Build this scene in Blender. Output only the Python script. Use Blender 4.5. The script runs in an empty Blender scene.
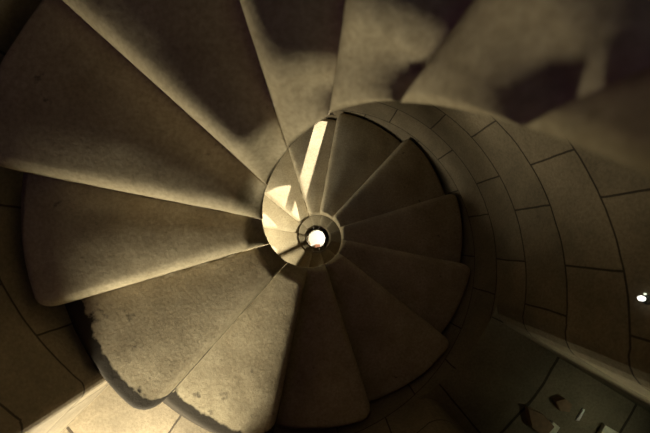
import bpy, bmesh, math, random
from mathutils import Vector, Matrix, noise

S = bpy.context.scene
COL = S.collection
R = math.radians
random.seed(7)

# ------------------------------------------------------------------ camera
F = 340.0                       # focal length in pixels of the 650 px wide frame
AX = Vector((-0.010, 0.035))    # plan position of the stair's axis; the camera is at the origin
cam_d = bpy.data.cameras.new('camera')
cam = bpy.data.objects.new('camera', cam_d)
COL.objects.link(cam)
cam.location = (0, 0, 0)        # looks straight down the open well
cam_d.sensor_width = 36.0
cam_d.lens = F / 650 * 36.0
cam_d.shift_x = 8.0 / 650
cam_d.shift_y = 23.5 / 650
cam_d.clip_start = 0.01
cam_d.dof.use_dof = True
cam_d.dof.focus_distance = 1.9
cam_d.dof.aperture_fstop = 3.2
S.camera = cam

# ------------------------------------------------------------------ view, world, light
S.view_settings.view_transform = 'Standard'
S.view_settings.look = 'None'
S.view_settings.gamma = 1.0
S.view_settings.use_curve_mapping = False
S.view_settings.exposure = 0.0

W = bpy.data.worlds.new('sky')
S.world = W
W.use_nodes = True
nt = W.node_tree
sky = nt.nodes.new('ShaderNodeTexSky')
sky.sky_type = 'NISHITA'
sky.sun_disc = False
sky.sun_elevation = R(48)
sky.sun_rotation = R(18)
nt.links.new(sky.outputs[0], nt.nodes['Background'].inputs[0])
nt.nodes['Background'].inputs[1].default_value = 0.05

WARM = (0.98, 0.89, 0.64)


def polar(deg, r, d):
    return Vector((AX.x + r * math.cos(R(deg)), AX.y + r * math.sin(R(deg)), -d))


def area(name, pos, target, sx, sy, watts, col=WARM, spread=180):
    l = bpy.data.lights.new(name, 'AREA')
    l.shape = 'RECTANGLE'
    l.size, l.size_y = sx, sy
    l.energy = watts
    l.color = col
    l.spread = R(spread)
    o = bpy.data.objects.new(name, l)
    COL.objects.link(o)
    o.location = pos
    o.rotation_euler = (Vector(target) - Vector(pos)).to_track_quat('-Z', 'Z').to_euler()
    return o


sun_d = bpy.data.lights.new('sunlight', 'SUN')
sun_d.energy = 14.0
sun_d.angle = R(1.0)
sun_d.color = (1.0, 0.93, 0.76)
sun = bpy.data.objects.new('sunlight', sun_d)
COL.objects.link(sun)
SUN_AZ, SUN_EL = 74.0, 43.0
sun_from = Vector((math.cos(R(SUN_AZ)) * math.cos(R(SUN_EL)), math.sin(R(SUN_AZ)) * math.cos(R(SUN_EL)), math.sin(R(SUN_EL))))
sun.rotation_euler = (-sun_from).to_track_quat('-Z', 'Y').to_euler()

# daylight in the window embrasures (the windows themselves are built further down)
area('window_daylight', polar(236, 1.66, 1.085), polar(148, 0.30, 1.56), 0.42, 0.22, 20.5, WARM, 130)
area('window_daylight', polar(192, 1.06, 2.55), polar(186, 0.36, 3.15), 0.36, 0.28, 15.0, WARM, 125)
area('window_daylight', polar(160, 1.06, 4.20), polar(190, 0.6, 4.9), 0.36, 0.40, 8.0, WARM, 105)
area('doorway_daylight', polar(25, 1.10, 7.45), polar(25, 0, 8.05), 0.6, 0.5, 14.0, (1.0, 0.95, 0.82), 80)
area('recess_fill', polar(309, 1.80, 0.95), polar(338, 1.02, 1.15), 0.10, 0.10, 0.75, (1.0, 0.95, 0.62), 58)  # unseen fill, added to light the rounded edge of the jamb
area('recess_fill', polar(327, 2.15, 0.80), polar(325.5, 1.58, 1.66), 0.08, 0.08, 0.09, (0.95, 1.0, 0.66), 44)  # second added fill without a fitting, for the pieces on the recess floor
# unseen tinted fill lights, added under the closed ceiling to lift the blacks
area('tint_fill', polar(180, 0.5, -1.62), polar(180, 0.5, 0), 0.7, 0.7, 1.0, (0.9, 0.4, 1.0))
area('tint_fill', polar(0, 0.5, -1.62), polar(0, 0.5, 0), 0.7, 0.7, 0.6, (0.45, 1.0, 0.5))

# ------------------------------------------------------------------ the stair's measures
R_IN, R_OUT, R_WALL = 0.172, 0.922, 0.956
NOSE = {-2: 50, -1: 80, 0: 108, 1: 138, 2: 169, 3: 196.5, 4: 228.5, 5: 258.6, 6: 287.8, 7: 321.6, 8: 348.7, 9: 377,
        10: 407, 11: 439.7, 12: 467.5, 13: 501, 14: 531, 15: 566, 16: 597}
RISE = 0.184
FIRST, LAST = -7, 40


def nose(k):
    return NOSE[k] if k in NOSE else 107 + 30.0 * k


DEPTH = {-3: 0.06, -2: 0.205, -1: 0.36, 0: 0.50, 1: 0.68, 4: 1.205, 5: 1.375, 6: 1.585}


def depth(k):
    if k in DEPTH:
        return DEPTH[k]
    if k < -3:
        return 0.05 + RISE * (k + 3)
    return 1.06 + RISE * (k - 3)


FLOOR_D = depth(LAST) + RISE


def helix_depth(deg):           # depth of the stair's pitch line under an angle
    return 1.06 + RISE * (deg - 196.5) / 30.0


# ------------------------------------------------------------------ materials
def new_mat(name):
    m = bpy.data.materials.new(name)
    m.use_nodes = True
    n = m.node_tree.nodes
    return m, n, m.node_tree.links, n['Principled BSDF']


def N(n, t, **kw):
    x = n.new(t)
    for k, v in kw.items():
        setattr(x, k, v)
    return x


def ramp(n, stops):
    r = n.new('ShaderNodeValToRGB')
    e = r.color_ramp.elements
    while len(e) < len(stops):
        e.new(0.5)
    for el, (p, c) in zip(e, stops):
        el.position = p
        el.color = (*c, 1) if len(c) == 3 else c
    return r


def stone_nodes(n, l, dark, light, scale=6.0, vec='Object'):
    tc = N(n, 'ShaderNodeTexCoord')
    a = N(n, 'ShaderNodeTexNoise')
    a.inputs['Scale'].default_value = scale
    a.inputs['Detail'].default_value = 8
    a.inputs['Roughness'].default_value = 0.65
    l.new(tc.outputs[vec], a.inputs['Vector'])
    r = ramp(n, [(0.30, dark), (0.70, light)])
    l.new(a.outputs['Fac'], r.inputs['Fac'])
    b = N(n, 'ShaderNodeTexNoise')
    b.inputs['Scale'].default_value = 85
    b.inputs['Detail'].default_value = 6
    b.inputs['Roughness'].default_value = 0.7
    l.new(tc.outputs[vec], b.inputs['Vector'])
    g = ramp(n, [(0.32, (0.72, 0.70, 0.66)), (0.62, (1.05, 1.04, 1.02))])
    l.new(b.outputs['Fac'], g.inputs['Fac'])
    mx = N(n, 'ShaderNodeMix', data_type='RGBA', blend_type='MULTIPLY')
    mx.inputs[0].default_value = 1.0
    l.new(r.outputs['Color'], mx.inputs[6])
    l.new(g.outputs['Color'], mx.inputs[7])
    return tc, a, b, mx


def bump(n, l, heights, bsdf, dist=0.004, strength=0.6):
    prev = None
    for h, s, dd in heights:
        bp = N(n, 'ShaderNodeBump')
        bp.inputs['Strength'].default_value = s
        bp.inputs['Distance'].default_value = dd
        l.new(h, bp.inputs['Height'])
        if prev:
            l.new(prev.outputs[0], bp.inputs['Normal'])
        prev = bp
    l.new(prev.outputs[0], bsdf.inputs['Normal'])


def make_step_mat():
    m, n, l, b = new_mat('worn_sandstone')
    tc, big, fine, base = stone_nodes(n, l, (0.33, 0.275, 0.185), (0.52, 0.45, 0.32), 5.0)
    # blackish grime blotches caught near the outer end of the treads (UV: x = how dark, painted rim shade included, y = radius)
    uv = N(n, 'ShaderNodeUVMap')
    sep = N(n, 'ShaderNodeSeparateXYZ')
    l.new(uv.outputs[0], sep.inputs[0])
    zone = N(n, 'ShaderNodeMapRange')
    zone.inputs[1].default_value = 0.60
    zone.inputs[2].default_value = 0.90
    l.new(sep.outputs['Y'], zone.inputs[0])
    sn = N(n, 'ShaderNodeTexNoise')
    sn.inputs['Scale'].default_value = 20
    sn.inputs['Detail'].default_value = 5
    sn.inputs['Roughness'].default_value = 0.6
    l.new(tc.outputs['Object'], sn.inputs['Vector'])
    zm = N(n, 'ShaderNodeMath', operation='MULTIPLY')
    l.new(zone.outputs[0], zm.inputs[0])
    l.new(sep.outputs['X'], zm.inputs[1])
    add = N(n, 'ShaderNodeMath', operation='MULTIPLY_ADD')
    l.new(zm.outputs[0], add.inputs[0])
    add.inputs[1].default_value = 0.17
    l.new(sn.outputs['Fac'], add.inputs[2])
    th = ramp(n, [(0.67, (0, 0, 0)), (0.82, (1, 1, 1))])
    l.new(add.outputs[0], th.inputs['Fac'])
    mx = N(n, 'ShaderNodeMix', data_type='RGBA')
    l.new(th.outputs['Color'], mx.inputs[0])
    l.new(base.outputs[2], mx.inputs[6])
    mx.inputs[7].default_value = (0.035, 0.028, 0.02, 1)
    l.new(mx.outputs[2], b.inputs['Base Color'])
    b.inputs['Roughness'].default_value = 0.85
    b.inputs['Specular IOR Level'].default_value = 0.15
    bump(n, l, [(big.outputs['Fac'], 0.5, 0.010), (fine.outputs['Fac'], 0.45, 0.003)], b)
    return m


def make_wall_mat():
    m, n, l, b = new_mat('coursed_stone_blocks')
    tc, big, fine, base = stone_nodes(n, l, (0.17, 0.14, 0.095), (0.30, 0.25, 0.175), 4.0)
    uv = N(n, 'ShaderNodeUVMap')
    br = N(n, 'ShaderNodeTexBrick')
    br.offset = 0.43
    br.inputs['Scale'].default_value = 1.0
    br.inputs['Brick Width'].default_value = 0.42
    br.inputs['Row Height'].default_value = RISE * 12 / 9
    br.inputs['Mortar Size'].default_value = 0.004
    br.inputs['Mortar Smooth'].default_value = 0.25
    br.inputs['Color1'].default_value = (0.85, 0.84, 0.82, 1)
    br.inputs['Color2'].default_value = (1.1, 1.08, 1.05, 1)
    br.inputs['Mortar'].default_value = (0.25, 0.22, 0.2, 1)
    nz = N(n, 'ShaderNodeTexNoise')
    nz.inputs['Scale'].default_value = 7
    l.new(uv.outputs[0], nz.inputs['Vector'])
    wob = N(n, 'ShaderNodeVectorMath', operation='MULTIPLY_ADD')
    l.new(nz.outputs['Color'], wob.inputs[0])
    wob.inputs[1].default_value = (0.012, 0.012, 0)
    l.new(uv.outputs[0], wob.inputs[2])
    l.new(wob.outputs[0], br.inputs['Vector'])
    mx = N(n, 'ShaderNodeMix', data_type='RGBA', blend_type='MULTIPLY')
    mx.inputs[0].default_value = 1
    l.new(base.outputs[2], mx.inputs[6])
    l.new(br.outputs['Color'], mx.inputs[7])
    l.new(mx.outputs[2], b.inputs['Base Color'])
    b.inputs['Roughness'].default_value = 0.88
    inv = N(n, 'ShaderNodeMath', operation='SUBTRACT')
    inv.inputs[0].default_value = 1
    l.new(br.outputs['Fac'], inv.inputs[1])
    bump(n, l, [(inv.outputs[0], 1.0, 0.008), (big.outputs['Fac'], 0.5, 0.012), (fine.outputs['Fac'], 0.5, 0.003)], b)
    return m


def plain(name, col, rough=0.7, metal=0.0, emit=None):
    m, n, l, b = new_mat(name)
    tc = N(n, 'ShaderNodeTexCoord')
    a = N(n, 'ShaderNodeTexNoise')
    a.inputs['Scale'].default_value = 40
    l.new(tc.outputs['Object'], a.inputs['Vector'])
    r = ramp(n, [(0.3, tuple(c * 0.8 for c in col)), (0.7, tuple(min(1, c * 1.1) for c in col))])
    l.new(a.outputs['Fac'], r.inputs['Fac'])
    l.new(r.outputs['Color'], b.inputs['Base Color'])
    b.inputs['Roughness'].default_value = rough
    b.inputs['Metallic'].default_value = metal
    if emit:
        b.inputs['Emission Color'].default_value = (*emit[0], 1)
        b.inputs['Emission Strength'].default_value = emit[1]
    return m


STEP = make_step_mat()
WALL = make_wall_mat()


def link(name, me, mat, parent=None, loc=None):
    o = bpy.data.objects.new(name, me)
    COL.objects.link(o)
    if mat:
        me.materials.append(mat)
    if loc is not None:
        o.location = loc
    if parent:
        o.parent = parent
    return o


def tag(o, label=None, cat=None, group=None, kind=None):
    if label:
        o['label'] = label
    if cat:
        o['category'] = cat
    if group:
        o['group'] = group
    if kind:
        o['kind'] = kind
    return o


# ------------------------------------------------------------------ the setting: tower wall, window recesses, floor, ceiling
Z_TOP = 1.7
# (name, angle from, angle to, depth of head, depth of sill, recess depth, splay in degrees at the far end)
HOLES = [
    ('window_1', 213.5, 249.5, 0.74, 1.44, 0.80, 4.0),
    ('window_2', 80.2, 91.0, 1.75, 2.68, 0.14, 0.0),
    ('window_5', 92.5, 112.0, 1.50, 2.40, 0.03, 0.0),
    ('window_3', 160.0, 224.0, 2.15, 2.95, 0.16, 0.0),
    ('window_4', 144.0, 176.0, 3.80, 4.60, 0.16, 0.0),
    ('door_1', 301.0, 339.5, -0.95, 1.66, 1.45, 3.0),
    ('door_2', 0.5, 50.0, 6.9, FLOOR_D, 0.3, 0.0),
]


def wall_uv(deg, d):
    return (R(deg) * R_WALL, helix_depth(deg) - d)


def put_uv(me, bm, f, uvs, lay):
    for lp, u in zip(f.loops, uvs):
        lp[lay].uv = u


def build_wall(name, a0, a1):
    th = {a0, a1}
    ds = {-Z_TOP, FLOOR_D}
    x = a0
    while x < a1:
        th.add(round(x, 3)); x += 2.0
    y = -Z_TOP
    while y < FLOOR_D:
        ds.add(round(y, 3)); y += 0.25
    for h in HOLES:
        for s in (0, 360):
            for q in (h[1] + s, h[2] + s):
                if a0 <= q <= a1:
                    th.add(q)
        ds.add(h[3]); ds.add(h[4])
    th, ds = sorted(th), sorted(ds)
    bm = bmesh.new()
    lay = bm.loops.layers.uv.new('UVMap')
    V = {}
    for i, t in enumerate(th):
        for j, d in enumerate(ds):
            V[i, j] = bm.verts.new(polar(t, R_WALL, d))
    for i in range(len(th) - 1):
        for j in range(len(ds) - 1):
            tm, dm = (th[i] + th[i + 1]) / 2, (ds[j] + ds[j + 1]) / 2
            if any((h[1] < tm < h[2] or h[1] < tm - 360 < h[2]) and h[3] < dm < h[4] for h in HOLES):
                continue
            f = bm.faces.new((V[i, j], V[i + 1, j], V[i + 1, j + 1], V[i, j + 1]))
            f.smooth = True
            put_uv(None, bm, f, [wall_uv(th[p], ds[q]) for p, q in ((i, j), (i + 1, j), (i + 1, j + 1), (i, j + 1))], lay)
    bmesh.ops.delete(bm, geom=[v for v in bm.verts if not v.link_faces], context='VERTS')
    me = bpy.data.meshes.new(name)
    bm.to_mesh(me); bm.free()
    return tag(link(name, me, WALL), kind='structure')


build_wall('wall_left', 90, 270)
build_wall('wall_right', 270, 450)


def build_recess(name, t0, t1, d0, d1, dep, splay):
    """stone-lined recess: two jambs, head and sill, each with its own thickness behind the wall face"""
    bm = bmesh.new()
    lay = bm.loops.layers.uv.new('UVMap')
    r2 = R_WALL + dep
    # profile of a jamb: rounded arris, then straight to the far end
    cham = 0.10 if dep > 1 else min(0.045, dep * 0.3)

    def jamb(sign, t):
        pts = []
        for q in range(6):
            a = q / 5 * math.pi / 2
            pts.append((t + sign * math.degrees(cham * (math.sin(a)) / R_WALL) * 0.9, R_WALL + cham * (1 - math.cos(a))))
        pts.append((t + sign * (splay + math.degrees(cham / R_WALL) * 0.9), r2))
        return pts
    L, Rr = jamb(1, t0), jamb(-1, t1)
    for side in (L, Rr):
        hv0 = side[0][0]
        for (ta, ra), (tb, rb) in zip(side, side[1:]):
            nd = max(1, int((d1 - d0) / 0.25))
            for j in range(nd):
                da, db = d0 + (d1 - d0) * j / nd, d0 + (d1 - d0) * (j + 1) / nd
                f = bm.faces.new([bm.verts.new(polar(ta, ra, da)), bm.verts.new(polar(tb, rb, da)), bm.verts.new(polar(tb, rb, db)), bm.verts.new(polar(ta, ra, db))])
                ua, ub = R(t0) * R_WALL + ra, R(t0) * R_WALL + rb
                hv = helix_depth(hv0)
                put_uv(None, bm, f, [(ua, hv - da), (ub, hv - da), (ub, hv - db), (ua, hv - db)], lay)
    n = 10
    for d in (d0, d1):
        for j in range(n):
            for q in range(6):
                def P(jj, qq):
                    ts = L[0][0] + (L[-1][0] - L[0][0]) * qq / 6
                    te = Rr[0][0] + (Rr[-1][0] - Rr[0][0]) * qq / 6
                    return ts + (te - ts) * jj / n, R_WALL + dep * qq / 6
                c = [P(j, q), P(j + 1, q), P(j + 1, q + 1), P(j, q + 1)]
                f = bm.faces.new([bm.verts.new(polar(t, r, d)) for t, r in c])
                put_uv(None, bm, f, [(R(t) * R_WALL * 1.0 + 0.11, (r - R_WALL) * 0.55 + 0.03) for t, r in c], lay)
    if dep > 1:                                    # walled up at the far end
        f = bm.faces.new([bm.verts.new(polar(t, r2, d)) for t, d in ((L[-1][0], d0), (Rr[-1][0], d0), (Rr[-1][0], d1), (L[-1][0], d1))])
        put_uv(None, bm, f, [(0, -d0), (1.5, -d0), (1.5, -d1), (0, -d1)], lay)
    bmesh.ops.remove_doubles(bm, verts=bm.verts, dist=0.0004)
    bmesh.ops.recalc_face_normals(bm, faces=bm.faces)
    me = bpy.data.meshes.new(name)
    bm.to_mesh(me); bm.free()
    return tag(link(name, me, WALL), kind='structure')


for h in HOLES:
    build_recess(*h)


def disc(name, d, rad, mat):
    bm = bmesh.new()
    lay = bm.loops.layers.uv.new('UVMap')
    bmesh.ops.create_circle(bm, cap_ends=True, segments=72, radius=rad)
    for f in bm.faces:
        for lp in f.loops:
            lp[lay].uv = lp.vert.co.xy
    me = bpy.data.meshes.new(name)
    bm.to_mesh(me); bm.free()
    return tag(link(name, me, mat, loc=(AX.x, AX.y, -d)), kind='structure')


disc('floor', FLOOR_D, R_WALL + 0.35, plain('pale_floor_stone', (0.72, 0.68, 0.58), 0.8))
disc('ceiling', -Z_TOP, R_WALL + 0.05, plain('dark_ceiling_stone', (0.30, 0.26, 0.2), 0.9))


# ------------------------------------------------------------------ the stone steps, each one a block of its own
def axis_line(n, dense):
    """0..1 samples, denser towards both ends"""
    xs = [i / n for i in range(n + 1)]
    return sorted(set([0.0, 1.0] + [round(x, 4) for x in xs] + [round(q, 4) for q in dense] + [round(1 - q, 4) for q in dense]))


def make_step(k):
    hi, lo = nose(k), nose(k - 1)
    back = 4.5                                    # tail of the block, tucked under the step above
    d = depth(k)
    th = depth(k + 1) - d if k < LAST else RISE   # the block lies on the step below
    rough = 0.0016
    a0, a1 = lo - back, hi
    ss = axis_line(18, (0.006, 0.015, 0.03, 0.05, 0.08))
    tt = axis_line(22, (0.004, 0.010, 0.018, 0.030))
    rn, ro, ri = 0.030, 0.022, 0.016              # rounding of nosing, outer end, inner end
    ri = {1: 0.03, 0: 0.05, -1: 0.05, -2: 0.05}.get(k, ri if k < 6 else 0.009)
    rin = R_IN + {1: 0.03, 0: 0.045, -1: 0.045, -2: 0.04}.get(k, 0.034 if k < 6 else 0.006)
    co, ci = {4: 0.09, 5: 0.09, 6: 0.06}.get(k, 0.045), 0.035   # plan rounding of nosing corners
    rout = R_OUT if k < 7 else 0.944
    s_b = (back + 0.35) / (a1 - a0)                        # where the tail ends and the open tread begins
    tail_r = 0.30
    bm = bmesh.new()
    lay = bm.loops.layers.uv.new('UVMap')
    ss = sorted(set(ss + [s_b - 0.004, s_b]))
    ss = [q for q in ss if not (s_b - 0.02 < q < s_b - 0.004 or s_b < q < s_b + 0.012)]
    G, UV = {}, {}
    seed = Vector((k * 3.1, k * 1.7, 5.0))
    for i, s in enumerate(ss):
        a = a0 + (a1 - a0) * s
        xo = R(a1 - a) * rout                    # distance from the nosing along the outer end
        xi = R(a1 - a) * rin
        Ro = rout - (co - math.sqrt(max(0, co * co - (co - xo) ** 2)) if xo < co else 0)
        Ri = rin + (ci - math.sqrt(max(0, ci * ci - (ci - xi) ** 2)) if xi < ci else 0) * 0.7
        if s < s_b - 1e-6:
            Ri = tail_r
        for j, t in enumerate(tt):
            r = Ri + (Ro - Ri) * t
            x = R(a1 - a) * r                     # distance from the nosing here
            y1, y2 = Ro - r, r - Ri

            def roll(v, q):
                return q - math.sqrt(max(0, q * q - (q - v) ** 2)) if v < q else 0
            dz = roll(x, rn) + roll(y1, ro) + roll(y2, ri)
            # hollowed by feet: falls away towards the nosing
            w = max(0.0, 1 - x / (0.27 * r + 0.02))
            mid = math.exp(-((r - 0.52) / 0.34) ** 2)
            dz += 0.034 * w * w * (0.45 + 0.55 * mid) * min(1, r / 0.5)
            dz += 0.006 * mid
            dz = min(dz, th * 0.62)
            p = polar(a, r, d + dz)
            nv = noise.fractal(p * 9 + seed, 0.8, 2.0, 4)
            p.z += nv * rough * 1.4
            edge = min(x, y1, y2)
            if edge < 0.03:
                e2 = noise.noise(p * 30 + seed) * 0.004 * (1 - edge / 0.03)
                p.z -= abs(e2)
            G[i, j] = bm.verts.new(p)
            UV[i, j] = ({4: 1.0, 5: 0.75, 3: 0.45}.get(k, 0.2), r) if k not in (4, 5) or y1 > 0.034 else (4.0, 1.0)  # outer rim of two steps: edge shade painted dark into the colour
    ni, nj = len(ss), len(tt)
    for i in range(ni - 1):
        for j in range(nj - 1):
            q = [(i, j), (i, j + 1), (i + 1, j + 1), (i + 1, j)]
            f = bm.faces.new([G[c] for c in q])
            f.smooth = True
            put_uv(None, bm, f, [UV[c] for c in q], lay)
    ring = [(0, j) for j in range(nj)] + [(i, nj - 1) for i in range(1, ni)] + [(ni - 1, j) for j in range(nj - 2, -1, -1)] + [(i, 0) for i in range(ni - 2, 0, -1)]
    prev = [G[c] for c in ring]
    for lev in (0.25, 0.5, 0.75, 1.0):
        cur = []
        for c in ring:
            v = G[c].co
            px, py = v.x - AX.x, v.y - AX.y
            rr = math.hypot(px, py)
            sa = ss[c[0]]
            zt = v.z
            zb = -(d + th * (0.24 + 0.758 * sa))
            if zb > zt - 0.02:
                zb = max(-(d + th * 0.998), zt - 0.02)
            z0 = zt + (zb - zt) * lev
            if c[1] == 0 and sa >= s_b - 1e-6:
                zb = -(d + th * (0.34 + (sa - s_b) / (1 - s_b)))
                z0 = zt + (zb - zt) * lev
            if c[1] == 0 and sa >= s_b - 1e-6:     # the inner face straightens towards the soffit
                rr2 = rr + (R_IN - rr) * min(1, lev * 1.3)
                sc = rr2 / rr
            else:
                sc = 1
                if rr > 0.55:                      # the block is a little wider below its worn top
                    sc = 1 + (0.026 if k < 7 else 0.005) * min(1, lev * 4) / rr
            nz = noise.noise(Vector((px, py, z0)) * 14 + seed) * 0.003
            sc += nz * (1 if rr < .5 else .3) * (1 - lev)
            cur.append(bm.verts.new((AX.x + px * sc, AX.y + py * sc, z0)))
        m = len(ring)
        for q in range(m):
            f = bm.faces.new((prev[q], prev[(q + 1) % m], cur[(q + 1) % m], cur[q]))
            f.smooth = True
            outer = (G[ring[q]].co.xy - AX).length > 0.6
            for lp in f.loops:
                lp[lay].uv = (4.0, 1.0) if outer and k in (4, 5) else (0, 0.3)  # same painted rim shade carried down the outer side
        prev = cur
    low = dict(zip(ring, prev))
    # underside: a ridge column near the well, then flat out to the wall
    mid = {}
    for i in range(ni):
        sa = ss[i]
        if i in (0, ni - 1):
            jm = min(range(1, nj - 1), key=lambda q: abs((G[i, q].co.xy - AX).length - tail_r))
            mid[i] = low[i, jm]
            mid[i, 'j'] = jm
        else:
            a = a0 + (a1 - a0) * sa
            mid[i] = bm.verts.new(polar(a, tail_r - 0.02, d + th * (0.24 + 0.752 * sa)))
    for i in range(ni - 1):
        e0 = [low[0, q] for q in range(0, mid[0, 'j'] + 1)] if i == 0 else [low[i, 0], mid[i]]
        e1 = [low[ni - 1, q] for q in range(0, mid[ni - 1, 'j'] + 1)] if i == ni - 2 else [low[i + 1, 0], mid[i + 1]]
        fs = [bm.faces.new(e0 + e1[::-1])]
        e0 = [low[0, q] for q in range(mid[0, 'j'], nj)] if i == 0 else [mid[i], low[i, nj - 1]]
        e1 = [low[ni - 1, q] for q in range(mid[ni - 1, 'j'], nj)] if i == ni - 2 else [mid[i + 1], low[i + 1, nj - 1]]
        fs.append(bm.faces.new(e0 + e1[::-1]))
        for f in fs:
            for lp in f.loops:
                lp[lay].uv = (0, 0.3)
    bmesh.ops.recalc_face_normals(bm, faces=bm.faces)
    me = bpy.data.meshes.new('stone_step')
    bm.to_mesh(me); bm.free()
    base = polar((a0 + a1) / 2, 0.5, d + th)
    me.transform(Matrix.Translation(-base))
    o = link('stone_step', me, STEP, loc=base)
    return o


LABEL = {
    -2: 'dark blurred stone step nearest the camera at upper right edge',
    -1: 'big blurred brown stone step end at top centre, closest over the well',
    0: 'dark stone step at top with a rounded brown inner end above the well',
    1: 'dark stone step at top left, just left of the one with the rounded brown end',
    2: 'broadest dark stone step, filling the upper left of the view above a bright nosing',
    3: 'wide grey brown stone step at left, directly above the grime-blotched one',
    4: 'pale stone step at lower left with black grime blotches on its rounded end',
    5: 'brightest large stone step, yellowish, at bottom beside the grime-blotched step',
    6: 'half shaded stone step running straight down from the well',
    7: 'shaded stone step at lower right of the well, just past the half shaded one',
    8: 'dark stone step right of the well ending near the door recess',
    9: 'very dark stone step pointing right from the well to the block wall',
    10: 'dark brown stone step at upper right of the well',
    11: 'brown stone step above the well, beside the step with the long sun streak',
    12: 'stone step with the long bright sun streak above the well',
    13: 'sunlit narrow stone step upper left of the well, past the long streak',
    14: 'bright cream stone step left of the well with a broad sun patch',
}
CLOCK = ['three', 'two', 'one', 'twelve', 'eleven', 'ten', 'nine', 'eight', 'seven', 'six', 'five', 'four']
TURN = ['second', 'third', 'fourth', 'deepest']
for k in range(FIRST, LAST + 1):
    o = make_step(k)
    if k in LABEL:
        lab = LABEL[k]
    else:
        mid = ((nose(k) + nose(k - 1)) / 2) % 360
        c = CLOCK[int(round(mid / 30)) % 12]
        if k < -2:
            lab = 'stone step above the camera, at %s o\'clock around the well' % c
        else:
            lab = 'small stone step on the %s turn down, at %s o\'clock around the well' % (TURN[min(3, (k - 3) // 12)], c)
    tag(o, lab, 'step', 'stone steps of the spiral stair')


# ------------------------------------------------------------------ small things
def hull(name, pts, mat, parent=None, loc=None, bev=0.0):
    bm = bmesh.new()
    vs = [bm.verts.new(p) for p in pts]
    r = bmesh.ops.convex_hull(bm, input=vs)
    bmesh.ops.delete(bm, geom=[v for v in bm.verts if not v.link_faces], context='VERTS')
    bmesh.ops.dissolve_limit(bm, angle_limit=0.02, verts=bm.verts, edges=bm.edges)
    if bev:
        bmesh.ops.bevel(bm, geom=list(bm.edges), offset=bev, segments=2, affect='EDGES', profile=0.6)
    bmesh.ops.recalc_face_normals(bm, faces=bm.faces)
    me = bpy.data.meshes.new(name)
    bm.to_mesh(me); bm.free()
    return link(name, me, mat, parent, loc)


def at_px(x, y, d):
    return Vector(((x - 317) * d / F, -(y - 240) * d / F, -d))


def slab(name, px, d, h, mat, bev=0.003):
    """a loose flat piece lying at depth d, outlined by its corners"""
    c = [at_px(x, y, d) for x, y in px]
    o = sum(c, Vector()) / len(c)
    pts = [p - o for p in c] + [Vector((p.x - o.x, p.y - o.y, h + random.uniform(-.2, .2) * h)) * 1.0 for p in c]
    return hull(name, pts, mat, loc=o, bev=bev)


DD = 1.66
pale = plain('pale_broken_stone', (0.85, 0.80, 0.64), 0.8)
brown = plain('brown_broken_stone', (0.30, 0.19, 0.11), 0.85)
tag(slab('stone_fragment', [(551, 420), (558, 426), (551, 436), (543, 434)], DD, 0.018, pale), 'narrow pale stone fragment lying at the bottom edge in the dark recess', 'stone')
tag(slab('stone_fragment', [(602, 423), (619, 433), (612, 445), (592, 440)], DD, 0.02, pale), 'larger pale stone fragment at lower right, cut by the picture edge', 'stone')
tag(slab('stone_fragment', [(552, 399), (561, 396), (569, 402), (566, 410), (556, 408)], DD, 0.03, brown), 'small brown stone lump in the dark recess above the white sliver', 'stone')
tag(slab('stone_fragment', [(524, 405), (540, 412), (551, 424), (541, 434), (528, 424)], DD, 0.03, brown), 'larger dim brown stone in the recess, left of the narrow pale fragment', 'stone')
tag(slab('white_sliver', [(582, 408), (584, 409), (578, 420), (575, 420)], DD, 0.008, plain('white_plaster', (0.9, 0.88, 0.8), 0.4), 0.0008), 'thin bright white sliver lying on the recess floor', 'sliver')

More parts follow.
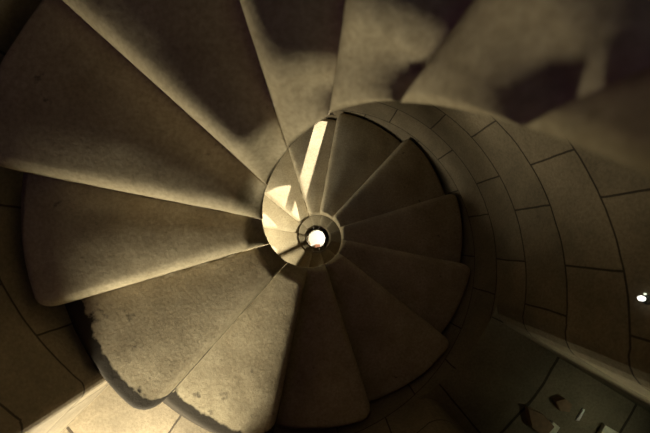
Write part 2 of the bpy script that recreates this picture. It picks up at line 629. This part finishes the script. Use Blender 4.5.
# small lamp on the wall at the right edge
lp = bpy.data.objects.new('wall_lamp', None)
COL.objects.link(lp)
ld = F * 0.933 / 334.0
pos = at_px(651, 300.5, ld)
dirn = Vector((pos.x - AX.x, pos.y - AX.y, 0)).normalized()
lp.location = Vector((AX.x, AX.y, -ld)) + dirn * R_WALL
lp.rotation_euler = (-dirn).to_track_quat('Z', 'Y').to_euler()
lp.scale = (0.6, 0.6, 0.6)
tag(lp, 'tiny glowing white lamp on the dark wall at the right edge', 'lamp')


def lathe(name, prof, mat, parent, loc=(0, 0, 0), seg=24):
    bm = bmesh.new()
    rings = []
    for r, z in prof:
        rings.append([bm.verts.new((r * math.cos(2 * math.pi * q / seg), r * math.sin(2 * math.pi * q / seg), z)) for q in range(seg)])
    for A, B in zip(rings, rings[1:]):
        for q in range(seg):
            f = bm.faces.new((A[q], A[(q + 1) % seg], B[(q + 1) % seg], B[q]))
            f.smooth = True
    bm.faces.new(rings[0][::-1]); bm.faces.new(rings[-1])
    me = bpy.data.meshes.new(name)
    bm.to_mesh(me); bm.free()
    return link(name, me, mat, parent, loc)


metal = plain('dark_metal', (0.10, 0.10, 0.09), 0.4, 0.8)
lathe('base', [(0.022, 0), (0.022, 0.006), (0.018, 0.009), (0.010, 0.010), (0.010, 0.016), (0.009, 0.018)], metal, lp)
lathe('bulb', [(0.008, 0.016), (0.0105, 0.022), (0.0125, 0.030), (0.0115, 0.038), (0.007, 0.044), (0.002, 0.046)], plain('lamp_glass', (0.9, 0.9, 0.85), 0.3, 0, ((1, 0.97, 0.88), 2.5)), lp)
glint = hull('glint_bead', [(sx * .004, sy * .004, z) for sx in (-1, 1) for sy in (-1, 1) for z in (.009, .016)], plain('glint_glow', (0.9, 0.9, 0.8), 0.3, 0, ((0.9, 1.0, 0.75), 1.2)), lp, (-0.024, 0.0, 0.006), .0015)  # small glowing part added as a glint beside the bulb
# reddish thing on the bright floor
b = at_px(317.5, 246.0, FLOOR_D)
w = 5.5 * FLOOR_D / F
tag(hull('brick', [(sx * w / 2, sy * w / 3.4, z) for sx in (-1, 1) for sy in (-1, 1) for z in (0, .07)], plain('reddish_clay', (0.33, 0.14, 0.075), 0.8), loc=b, bev=.008),
    'small reddish brown block on the bright floor at the foot of the well', 'brick')
bpy.context.view_layer.update()
